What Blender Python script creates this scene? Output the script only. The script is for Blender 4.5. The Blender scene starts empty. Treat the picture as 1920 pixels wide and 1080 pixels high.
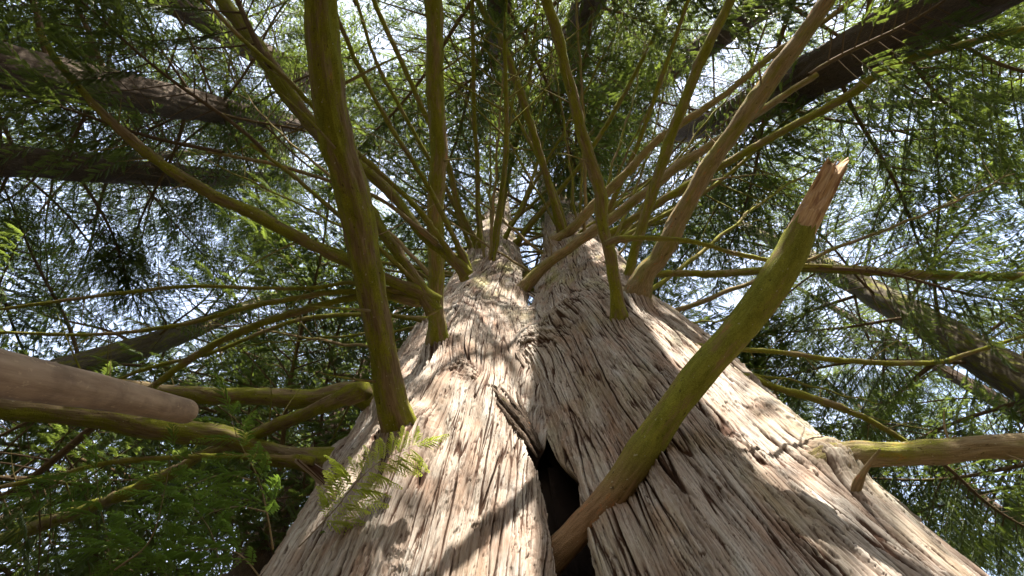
import bpy, math, random
import numpy as np
R = math.radians
C = bpy.context.scene.collection
rng = np.random.default_rng(7)
random.seed(7)
CAMZ = 1.3
# ---------------------------------------------------------------- camera
F = 1000.0                       # focal length in pixels of the 1920 px wide photograph
PITCH = R(73.8)
cd = bpy.data.cameras.new('camera'); cam = bpy.data.objects.new('camera', cd); C.objects.link(cam)
cd.sensor_width = 36; cd.lens = 18.75; cd.clip_start = 0.05; cd.clip_end = 2000
cam.location = (0, 0, CAMZ); cam.rotation_euler = (PITCH + R(90), 0, 0)
bpy.context.scene.camera = cam
# ---------------------------------------------------------------- sky, sun, exposure
SUN_EL, SUN_AZ = R(48), R(166)   # azimuth clockwise from +Y
w = bpy.data.worlds.new('World'); bpy.context.scene.world = w; w.use_nodes = True
nt = w.node_tree; nt.nodes.clear()
sky = nt.nodes.new('ShaderNodeTexSky'); sky.sky_type = 'NISHITA'; sky.sun_disc = False
sky.sun_elevation = SUN_EL; sky.sun_rotation = SUN_AZ
sky.air_density = 1.0; sky.dust_density = 3.0; sky.ozone_density = 1.0
bg = nt.nodes.new('ShaderNodeBackground'); bg.inputs[1].default_value = 0.15
wo = nt.nodes.new('ShaderNodeOutputWorld')
tcw = nt.nodes.new('ShaderNodeTexCoord'); cn = nt.nodes.new('ShaderNodeTexNoise'); cn.inputs['Scale'].default_value = 2.2; cn.inputs['Detail'].default_value = 6
nt.links.new(tcw.outputs['Generated'], cn.inputs['Vector'])
cr = nt.nodes.new('ShaderNodeValToRGB'); cr.color_ramp.elements[0].position = .36; cr.color_ramp.elements[0].color = (.30, .30, .30, 1); cr.color_ramp.elements[1].position = .60; cr.color_ramp.elements[1].color = (.92, .92, .92, 1)
nt.links.new(cn.outputs['Fac'], cr.inputs[0])
cm = nt.nodes.new('ShaderNodeMix'); cm.data_type = 'RGBA'; cm.inputs[7].default_value = (2.3, 2.6, 3.3, 1)     # thin white cloud
nt.links.new(cr.outputs[0], cm.inputs[0]); nt.links.new(sky.outputs[0], cm.inputs[6]); nt.links.new(cm.outputs[2], bg.inputs[0]); nt.links.new(bg.outputs[0], wo.inputs[0])
sl = bpy.data.lights.new('sun', 'SUN'); sl.energy = 4.2; sl.angle = R(0.5); sl.color = (1, .95, .86)
so = bpy.data.objects.new('sun', sl); C.objects.link(so)
SUNV = np.array([math.sin(SUN_AZ) * math.cos(SUN_EL), math.cos(SUN_AZ) * math.cos(SUN_EL), math.sin(SUN_EL)])
from mathutils import Vector
so.rotation_euler = Vector(SUNV).to_track_quat('Z', 'Y').to_euler()
sc = bpy.context.scene
sc.view_settings.view_transform = 'Standard'; sc.view_settings.look = 'None'
sc.view_settings.exposure = 2.25; sc.view_settings.gamma = 1
sc.render.engine = 'CYCLES'
sc.cycles.max_bounces = 7; sc.cycles.diffuse_bounces = 4; sc.cycles.transmission_bounces = 4; sc.cycles.transparent_max_bounces = 4
sc.cycles.glossy_bounces = 2
# ---------------------------------------------------------------- noise
def _h(ix, iy, seed):
    with np.errstate(over='ignore'):
        h = (ix.astype(np.uint32) * np.uint32(374761393)) ^ (iy.astype(np.uint32) * np.uint32(668265263)) ^ np.uint32((seed * 2246822519) & 0xffffffff)
        h = (h ^ (h >> np.uint32(13))) * np.uint32(1274126177)
        h = (h ^ (h >> np.uint32(16))) * np.uint32(2246822519)
        return h ^ (h >> np.uint32(15))
def perlin(x, y, seed=0, per=None):
    x = np.asarray(x, np.float32); y = np.asarray(y, np.float32)
    x, y = np.broadcast_arrays(x, y)
    ix = np.floor(x).astype(np.int64); iy = np.floor(y).astype(np.int64)
    fx = x - ix; fy = y - iy
    def g(a, b, dx, dy):
        if per: a = a % per
        t = _h(a, b, seed).astype(np.float32) * np.float32(2 * math.pi / 4294967296)
        return np.cos(t) * dx + np.sin(t) * dy
    u = fx * fx * fx * (fx * (fx * 6 - 15) + 10); v = fy * fy * fy * (fy * (fy * 6 - 15) + 10)
    n0 = g(ix, iy, fx, fy) * (1 - u) + g(ix + 1, iy, fx - 1, fy) * u
    n1 = g(ix, iy + 1, fx, fy - 1) * (1 - u) + g(ix + 1, iy + 1, fx - 1, fy - 1) * u
    return (n0 * (1 - v) + n1 * v) * 1.5
def worley(x, y, seed=0):
    """F2-F1 edge distance and a random value per cell"""
    ix = np.floor(x).astype(np.int64); iy = np.floor(y).astype(np.int64)
    f1 = np.full(x.shape, 9., np.float32); f2 = f1.copy(); idv = np.zeros(x.shape, np.float32)
    for dx in (-1, 0, 1):
        for dy in (-1, 0, 1):
            h = _h(ix + dx, iy + dy, seed)
            px = ix + dx + (h & np.uint32(1023)).astype(np.float32) / 1023
            py = iy + dy + ((h >> np.uint32(10)) & np.uint32(1023)).astype(np.float32) / 1023
            d = np.sqrt((px - x) ** 2 + (py - y) ** 2).astype(np.float32)
            c = d < f1
            f2 = np.where(c, f1, np.minimum(f2, d)); idv = np.where(c, ((h >> np.uint32(20)) & np.uint32(1023)).astype(np.float32) / 1023, idv)
            f1 = np.where(c, d, f1)
    return f2 - f1, idv
def sstep(a, b, x):
    t = np.clip((x - a) / (b - a), 0, 1); return t * t * (3 - 2 * t)
# ---------------------------------------------------------------- picture rays
RX = np.array([1., 0, 0]); RF = np.array([0, math.cos(PITCH), math.sin(PITCH)]); RU = np.array([0, -math.sin(PITCH), math.cos(PITCH)])
CAM = np.array([0, 0, CAMZ])
def ray(px, py): return RF + (px - 960) / F * RX - (py - 540) / F * RU     # unit depth along the camera axis
def at(px, py, depth): return CAM + ray(px, py) * depth
# ---------------------------------------------------------------- mesh helpers
def mesh_np(name, v, f, mat=None, attrs=None, smooth=True):
    """v (n,3), f (m,3|4) int; attrs: name -> float array or (n,3) vectors"""
    me = bpy.data.meshes.new(name)
    v = np.ascontiguousarray(v, np.float32); f = np.ascontiguousarray(f, np.int32)
    k = f.shape[1]
    me.vertices.add(len(v)); me.vertices.foreach_set('co', v.ravel())
    me.loops.add(f.size); me.loops.foreach_set('vertex_index', f.ravel())
    me.polygons.add(len(f)); me.polygons.foreach_set('loop_start', np.arange(0, f.size, k, dtype=np.int32))
    if smooth: me.polygons.foreach_set('use_smooth', np.ones(len(f), bool))
    for n, a in (attrs or {}).items():
        a = np.asarray(a, np.float32)
        if a.ndim == 1:
            at_ = me.attributes.new(n, 'FLOAT', 'POINT'); at_.data.foreach_set('value', a)
        else:
            at_ = me.attributes.new(n, 'FLOAT_VECTOR', 'POINT'); at_.data.foreach_set('vector', np.ascontiguousarray(a).ravel())
    me.update(calc_edges=True)
    if mat: me.materials.append(mat)
    return me
def link(name, data, parent=None, label=None, cat=None, group=None, kind=None, loc=None, rot=None, scale=None):
    o = bpy.data.objects.new(name, data); C.objects.link(o)
    if parent: o.parent = parent
    if label: o['label'] = label
    if cat: o['category'] = cat
    if group: o['group'] = group
    if kind: o['kind'] = kind
    if loc is not None: o.location = loc
    if rot is not None: o.rotation_euler = rot
    if scale is not None: o.scale = (scale,) * 3 if np.isscalar(scale) else scale
    return o
def spline(pts, n):
    """Catmull-Rom through rows of pts, n samples"""
    p = np.asarray(pts, float)
    if len(p) == 2: return p[0] + (p[1] - p[0]) * np.linspace(0, 1, n)[:, None]
    d = np.r_[0, np.cumsum(np.maximum(1e-6, np.linalg.norm(np.diff(p[:, :3], axis=0), axis=1)))]
    q = np.vstack([2 * p[0] - p[1], p, 2 * p[-1] - p[-2]])
    s = np.linspace(0, d[-1], n); i = np.clip(np.searchsorted(d, s, side='right') - 1, 0, len(p) - 2)
    t = ((s - d[i]) / (d[i + 1] - d[i]))[:, None]
    a, b, c, e = q[i], q[i + 1], q[i + 2], q[i + 3]
    # centripetal-ish safety: scale tangents by segment length
    L = (d[i + 1] - d[i])[:, None]
    dl = np.r_[d[1] - d[0], np.diff(d), d[-1] - d[-2]]
    m0 = (c - a) / (dl[i] + dl[i + 1])[:, None] * L; m1 = (e - b) / (dl[i + 1] + dl[i + 2])[:, None] * L
    t2, t3 = t * t, t * t * t
    return (2*t3-3*t2+1)*b + (t3-2*t2+t)*m0 + (-2*t3+3*t2)*c + (t3-t2)*m1
def tube_arrays(path, rad, sides, rough=0.0, seed=0, cap=True, detail=1.0):
    """path (n,3), rad (n,) -> verts, quads, grain. Parallel transported rings"""
    n = len(path); T = np.gradient(path, axis=0); T /= np.linalg.norm(T, axis=1)[:, None] + 1e-9
    N = np.zeros_like(T); a = np.cross(T[0], [0, 0, 1.]); 
    if np.linalg.norm(a) < .1: a = np.cross(T[0], [0, 1., 0])
    N[0] = a / np.linalg.norm(a)
    for i in range(1, n):
        v = N[i-1] - T[i] * np.dot(N[i-1], T[i]); N[i] = v / np.linalg.norm(v)
    B = np.cross(T, N)
    s = np.r_[0, np.cumsum(np.linalg.norm(np.diff(path, axis=0), axis=1))]
    th = np.linspace(0, 2*math.pi, sides, endpoint=False)
    rr = np.repeat(rad[:, None], sides, 1)
    if rough > 0:
        rm = float(np.mean(rad)); S = s[:, None] / max(rm, .004)
        def pn(k, kv, sd): return perlin(np.broadcast_to(th[None, :] / (2*math.pi) * k, rr.shape), np.broadcast_to(S * kv, rr.shape), seed + sd, per=k)
        d = .5 * pn(2, .12, 1) + .35 * pn(4, .3, 2)
        rg = pn(9, .13, 3); d += -.55 * np.exp(-(rg / .12) ** 2) * detail
        d += .28 * detail * pn(16, .5, 4) + .18 * detail * pn(24, 1.6, 6)
        knot = np.clip(pn(3, .35, 5) - .45, 0, 1) * 2.2
        rr = rr * (1 + rough * (d + knot))
    co = path[:, None, :] + rr[..., None] * (np.cos(th)[None, :, None] * N[:, None, :] + np.sin(th)[None, :, None] * B[:, None, :])
    idx = np.arange(n * sides).reshape(n, sides)
    q = np.stack([idx[:-1], np.roll(idx, -1, 1)[:-1], np.roll(idx, -1, 1)[1:], idx[1:]], -1).reshape(-1, 4)
    v = co.reshape(-1, 3)
    g = np.stack([np.broadcast_to(np.sin(th)[None] * rad[:, None], (n, sides)), np.broadcast_to(s[:, None], (n, sides)), np.broadcast_to(np.cos(th)[None] * rad[:, None], (n, sides))], -1).reshape(-1, 3)
    if cap:
        for e, k in ((0, 0), (1, n - 1)):
            v = np.vstack([v, path[k]]); g = np.vstack([g, [0, s[k], 0]]); c = len(v) - 1; r0 = idx[k]; r1 = np.roll(r0, -1)
            q = np.vstack([q, np.stack([np.full(sides, c), r1 if e == 0 else r0, r0 if e == 0 else r1, np.full(sides, c)], -1)])
    return v, q, g
def quads_clean(q):   # fan caps are written as degenerate quads: turn everything into triangles
    t1 = q[:, :3]; t2 = q[:, [0, 2, 3]]
    t = np.vstack([t1, t2]); ok = (t[:, 0] != t[:, 1]) & (t[:, 1] != t[:, 2]) & (t[:, 0] != t[:, 2])
    return t[ok]
# ---------------------------------------------------------------- materials
def newmat(name):
    m = bpy.data.materials.new(name); m.use_nodes = True; n = m.node_tree.nodes; n.clear()
    out = n.new('ShaderNodeOutputMaterial'); b = n.new('ShaderNodeBsdfPrincipled'); m.node_tree.links.new(b.outputs[0], out.inputs[0])
    return m, m.node_tree, b, out
def attr(t, name, vec=False):
    a = t.nodes.new('ShaderNodeAttribute'); a.attribute_name = name; return a.outputs['Vector'] if vec else a.outputs['Fac']
def noise(t, vec, scale, detail=4, rough=.55, stretch=None):
    if stretch:
        m = t.nodes.new('ShaderNodeMapping'); m.inputs['Scale'].default_value = stretch; t.links.new(vec, m.inputs[0]); vec = m.outputs[0]
    n = t.nodes.new('ShaderNodeTexNoise'); n.inputs['Scale'].default_value = scale; n.inputs['Detail'].default_value = detail; n.inputs['Roughness'].default_value = rough
    t.links.new(vec, n.inputs['Vector']); return n.outputs['Fac']
def ramp(t, fac, stops):
    r = t.nodes.new('ShaderNodeValToRGB'); el = r.color_ramp.elements
    while len(el) < len(stops): el.new(.5)
    for e, (p, c) in zip(el, stops): e.position = p; e.color = (*c, 1) if len(c) == 3 else c
    t.links.new(fac, r.inputs[0]); return r.outputs[0]
def mix(t, fac, a, b, mode='MIX'):
    m = t.nodes.new('ShaderNodeMix'); m.data_type = 'RGBA'; m.blend_type = mode
    for s, x in ((0, fac), (6, a), (7, b)):
        if hasattr(x, 'is_linked'): t.links.new(x, m.inputs[s])
        else: m.inputs[s].default_value = x if s == 0 else (*x, 1)
    return m.outputs[2]
def mth(t, op, a, b=0.):
    m = t.nodes.new('ShaderNodeMath'); m.operation = op
    for i, x in enumerate((a, b)):
        if hasattr(x, 'is_linked'): t.links.new(x, m.inputs[i])
        else: m.inputs[i].default_value = x
    return m.outputs[0]
def bump(t, h, dist, strength=1.):
    b = t.nodes.new('ShaderNodeBump'); b.inputs['Distance'].default_value = dist; b.inputs['Strength'].default_value = strength
    t.links.new(h, b.inputs['Height']); return b.outputs[0]
def g3(v): return (v, v, v)
def trunk_material():
    m, t, b, _ = newmat('cedar_bark')
    gr = attr(t, 'grain', True); fis = attr(t, 'fissure'); tone = attr(t, 'tone')
    fib = noise(t, gr, 1, 6, .65, (130, 9, 1)); fib2 = noise(t, gr, 1, 4, .6, (420, 22, 1)); blot = noise(t, gr, 1, 5, .6, (7, 3.2, 1))
    crest = ramp(t, mth(t, 'ADD', mth(t, 'MULTIPLY', tone, .55), mth(t, 'MULTIPLY', fib, .5)),
                 [(.16, (.19, .140, .108)), (.38, (.31, .258, .212)), (.58, (.44, .390, .330)), (.82, (.55, .515, .455))])
    warm = ramp(t, fib, [(.3, (.27, .125, .07)), (.6, (.43, .26, .17)), (.8, (.50, .36, .26))])
    c = mix(t, ramp(t, blot, [(.48, g3(0)), (.72, g3(.8))]), crest, warm)
    big = ramp(t, noise(t, gr, 1, 5, .65, (9, .9, 1)), [(.42, g3(.0)), (.62, g3(.6))]); c = mix(t, big, c, (.235, .165, .118))
    gry = ramp(t, noise(t, gr, 1, 5, .65, (14, 1.6, 3)), [(.55, g3(0)), (.68, g3(.55))]); c = mix(t, gry, c, (.50, .49, .46))
    alg = mth(t, 'MULTIPLY', ramp(t, noise(t, gr, 1, 4, .6, (3.1, 1.1, 1)), [(.5, g3(0)), (.68, g3(1))]), attr(t, 'algae'))
    c = mix(t, alg, c, (.34, .33, .11))
    c = mix(t, ramp(t, fib2, [(.3, g3(.55)), (.6, g3(0))]), c, (.16, .095, .06))
    c = mix(t, ramp(t, fis, [(.18, g3(0)), (.62, g3(.97))]), c, (.062, .030, .017))
    c = mix(t, attr(t, 'hollow'), c, (.020, .012, .008))  # shade of the cavity painted in as near-black
    t.links.new(c, b.inputs['Base Color']); b.inputs['Roughness'].default_value = .9; b.inputs['Specular IOR Level'].default_value = .15
    h = mth(t, 'ADD', mth(t, 'MULTIPLY', fib, .7), mth(t, 'MULTIPLY', fib2, .35))
    t.links.new(bump(t, h, .0035, 1.0), b.inputs['Normal'])
    return m
def branch_material(name, moss_lo, moss_hi, along=None, base=((.20, .12, .062), (.36, .25, .15)), orange=.66, mosscol=((.095, .100, .010), (.30, .30, .035))):
    m, t, b, _ = newmat(name)
    gr = attr(t, 'grain', True)
    st = noise(t, gr, 1, 5, .6, (150, 14, 150)); bl = noise(t, gr, 1, 5, .65, (16, 4, 16)); bl2 = noise(t, gr, 1, 4, .7, (34, 12, 34)); mo = noise(t, gr, 260, 3, .7)
    c = ramp(t, st, [(.3, base[0]), (.7, base[1])])
    c = mix(t, ramp(t, bl2, [(orange, g3(0)), (orange + .05, g3(.85))]), c, (.42, .19, .085))
    mg = ramp(t, mth(t, 'ADD', mth(t, 'MULTIPLY', mo, .55), mth(t, 'MULTIPLY', bl2, .5)), [(.35, mosscol[0]), (.68, mosscol[1])])
    fac = ramp(t, mth(t, 'ADD', mth(t, 'MULTIPLY', bl, .8), mth(t, 'MULTIPLY', mo, .2)), [(moss_lo, g3(0)), (moss_hi, g3(1))])
    if along:
        sx = t.nodes.new('ShaderNodeSeparateXYZ'); t.links.new(gr, sx.inputs[0]); mr = t.nodes.new('ShaderNodeMapRange'); mr.interpolation_type = 'SMOOTHSTEP'
        mr.inputs[1].default_value = along[0]; mr.inputs[2].default_value = along[1]; t.links.new(mth(t, 'ADD', sx.outputs[1], mth(t, 'MULTIPLY', bl, .25)), mr.inputs[0]); fac = mth(t, 'MULTIPLY', fac, mr.outputs[0])
    c = mix(t, fac, c, mg)
    pit = ramp(t, noise(t, gr, 1, 3, .6, (70, 40, 70)), [(.28, g3(.8)), (.36, g3(0))])
    c = mix(t, pit, c, (.05, .032, .018))
    lich = ramp(t, noise(t, gr, 1, 2, .5, (95, 60, 95)), [(.70, g3(0)), (.73, g3(.7))])
    c = mix(t, lich, c, (.42, .40, .28))
    t.links.new(c, b.inputs['Base Color']); b.inputs['Roughness'].default_value = .92; b.inputs['Specular IOR Level'].default_value = .12
    h = mth(t, 'ADD', mth(t, 'MULTIPLY', st, .6), mth(t, 'MULTIPLY', mo, .5))
    t.links.new(bump(t, h, .010, 1.), b.inputs['Normal'])
    return m
def leaf_material(name, dark, light, trans, tmix=.35):
    m, t, b, out = newmat(name)
    tone = attr(t, 'tone')
    oi = t.nodes.new('ShaderNodeObjectInfo')
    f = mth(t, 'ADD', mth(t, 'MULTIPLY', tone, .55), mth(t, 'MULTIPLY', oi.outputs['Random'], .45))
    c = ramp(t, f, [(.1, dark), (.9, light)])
    t.links.new(c, b.inputs['Base Color']); b.inputs['Roughness'].default_value = .45; b.inputs['Specular IOR Level'].default_value = .35
    tr = t.nodes.new('ShaderNodeBsdfTranslucent'); tr.inputs[0].default_value = (*trans, 1)
    ms = t.nodes.new('ShaderNodeMixShader'); ms.inputs[0].default_value = tmix
    t.links.new(b.outputs[0], ms.inputs[1]); t.links.new(tr.outputs[0], ms.inputs[2]); t.links.new(ms.outputs[0], out.inputs[0])
    return m
M_TRUNK = trunk_material()
M_MOSS = branch_material('mossy_bark', .43, .53, base=((.13,.09,.045),(.28,.21,.12)), orange=.66)
M_STUB = branch_material('stub_bark', .34, .47, along=(.42, .75), base=((.17,.10,.05),(.36,.23,.13)), orange=.60, mosscol=((.095, .098, .012), (.31, .31, .045)))
M_HALF = branch_material('half_mossy_bark', .41, .53, base=((.17,.12,.06),(.34,.26,.15)), orange=.61)
M_BARE = branch_material('bare_bark', .47, .66, base=((.18, .13, .065), (.38, .29, .17)), orange=.60)
M_TWIG = branch_material('twig_bark', .56, .70, base=((.09, .06, .035), (.20, .14, .08)), orange=.64)
M_NTRUNK = branch_material('forest_bark', .60, .74, base=((.048, .034, .024), (.14, .10, .072)), orange=.66)
M_PALE = branch_material('mottled_bark', .50, .62, base=((.07, .055, .038), (.20, .165, .12)), orange=.7)
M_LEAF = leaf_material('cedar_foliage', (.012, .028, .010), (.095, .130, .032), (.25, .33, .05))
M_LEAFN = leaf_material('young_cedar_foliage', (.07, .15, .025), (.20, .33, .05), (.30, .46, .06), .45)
M_LEAFY = leaf_material('shoot_foliage_painted_sun', (.38, .50, .06), (.66, .74, .14), (.70, .80, .12), .5)  # sunlight on the shoot is painted into these brighter leaf colours
# ---------------------------------------------------------------- ground
def ground():
    m, t, b, _ = newmat('forest_litter'); tc = t.nodes.new('ShaderNodeTexCoord').outputs['Object']
    n1 = noise(t, tc, 3, 8, .65); n2 = noise(t, tc, 60, 4, .7)
    c = mix(t, ramp(t, n1, [(.4, g3(0)), (.6, g3(1))]), (.14, .085, .045), (.07, .085, .02))
    c = mix(t, ramp(t, n2, [(.4, g3(0)), (.7, g3(.7))]), c, (.24, .17, .10))
    t.links.new(c, b.inputs['Base Color']); b.inputs['Roughness'].default_value = .95
    t.links.new(bump(t, n2, .03), b.inputs['Normal'])
    r = np.r_[0.01, np.geomspace(.4, 400, 70)]; a = np.linspace(0, 2*math.pi, 97)[:-1]
    X = r[:, None]*np.cos(a); Y = r[:, None]*np.sin(a)
    Z = (.12*perlin(X*.35, Y*.35, 5) + .03*perlin(X*2, Y*2, 6)) * np.clip(60/np.maximum(r, 1), 0, 1)[:, None]
    idx = np.arange(X.size).reshape(X.shape); nx = np.roll(idx, -1, 1)
    q = np.stack([idx[:-1], idx[1:], nx[1:], nx[:-1]], -1).reshape(-1, 4)
    link('ground', mesh_np('ground', np.stack([X, Y, Z], -1).reshape(-1, 3), q, m), kind='structure')
ground()
# ---------------------------------------------------------------- the big twin-stemmed trunk: a field of two leaning, tapering stems
def stem_table(rows):
    a = np.array(rows, float)                    # height above camera, azimuth, distance, radius
    return a[:, 0] + CAMZ, a[:, 2]*np.sin(np.radians(a[:, 1])), a[:, 2]*np.cos(np.radians(a[:, 1])), a[:, 3]
LEFT = stem_table([(-1.6, -9, 1.95, .98), (-.6, -9, 1.92, .82), (.3, -9, 1.9, .75), (1.1, -9, 1.9, .70), (2.4, -8, 1.9, .68), (3.6, -8.5, 1.93, .65), (4.6, -9, 1.95, .60),
                   (5.6, -8.5, 1.95, .54), (6.5, -8, 1.95, .49), (8, -8.5, 2, .45), (10, -10, 2, .40), (16, -10, 2, .25), (24, -9, 2, .08), (27, -9, 2, .02)])
RIGHT = stem_table([(-1.6, 24, 2.0, 1.12), (-.6, 24, 1.96, .95), (.3, 24, 1.95, .86), (1.1, 24, 1.95, .80), (2.4, 22.5, 1.95, .78), (3.4, 22, 1.95, .74), (4.3, 22, 1.95, .66), (5.5, 24.5, 1.97, .61),
                    (7, 27.5, 2.0, .55), (9.5, 31, 2.05, .50), (16, 33, 2.0, .30), (25, 33, 2.0, .08), (28, 33, 2, .02)])
def stem_at(S, z): return np.interp(z, S[0], S[1]), np.interp(z, S[0], S[2]), np.interp(z, S[0], S[3])
def stem_d(S, x, y, z, sd):
    cx, cy, r = stem_at(S, z); dx, dy = x - cx, y - cy; th = np.arctan2(dx, -dy)
    k = np.clip(r / .7, .2, 1.2)
    flut = .045 * perlin(th * 1.9 + 7, z * .35, sd) + .03 * perlin(th * 4.2 + 3, z * .55 + th * .3, sd + 1) + .014 * perlin(th * 9 + 3, z * 1.1 + th, sd + 2)
    return np.hypot(dx, dy) - r - flut * k * (np.abs(th) < 3.0)
def smin(a, b, k):
    h = np.clip(.5 + .5 * (b - a) / k, 0, 1); return b * (1 - h) + a * h - k * h * (1 - h)
COLLARS = []          # (point, radius)
CAV = [None]
BURL = [None]
def field(x, y, z):
    d = smin(stem_d(LEFT, x, y, z, 11), stem_d(RIGHT, x, y, z, 31), .05 + .27 * sstep(3.7, 4.3, z) - .24 * sstep(5.2, 5.9, z))
    if BURL[0] is not None:
        for (p, r, sz) in BURL[0]: d = smin(d, np.sqrt((x-p[0])**2 + (y-p[1])**2 + ((z-p[2])/sz)**2) - r, .16)
    for p, r in COLLARS: d = smin(d, np.sqrt((x-p[0])**2 + (y-p[1])**2 + ((z-p[2])/1.5)**2) - r, r * 1.1)
    if 0 and CAV[0] is not None:
        for a, b, r0, r1, dep in CAV[0]:
            ab = b - a; t = np.clip(((x-a[0])*ab[0] + (y-a[1])*ab[1] + (z-a[2])*ab[2]) / ab.dot(ab), 0, 1)
            qx, qy, qz = x-a[0]-ab[0]*t, y-a[1]-ab[1]*t, z-a[2]-ab[2]*t
            c = np.sqrt(qx**2 + (qy/dep)**2 + qz**2) - (r0 + (r1-r0)*t)
            d = -smin(-d, c, .03)
    return d
def hit(px, py, far=40):
    r = ray(px, py); s = np.linspace(.3, far, 6000); p = CAM + r * s[:, None]
    d = field(p[:, 0], p[:, 1], p[:, 2]); i = np.argmax(d < 0)
    if d[i] >= 0: return None
    return s[i]
def hitp(px, py):
    s = hit(px, py); return None if s is None else at(px, py, s)
b1 = hitp(1015, 640); b2 = hitp(870, 690); b3 = hitp(1070, 575)
cv = [hitp(925, 730), hitp(985, 800), hitp(1012, 850), hitp(1050, 930), hitp(1058, 1000), hitp(1082, 1100)]
BURL[0] = [(b1 + [0, .12, 0], .16, 1.5), (b3 + [0.02, .12, 0], .14, 1.0)]
CAV[0] = [(cv[0], cv[1], .004, .014, 2.5), (cv[1], cv[2], .014, .030, 3.), (cv[2], cv[3], .024, .036, 6.), (cv[3], cv[4], .036, .030, 6.), (cv[4], cv[5], .030, .028, 5.)]
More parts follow.
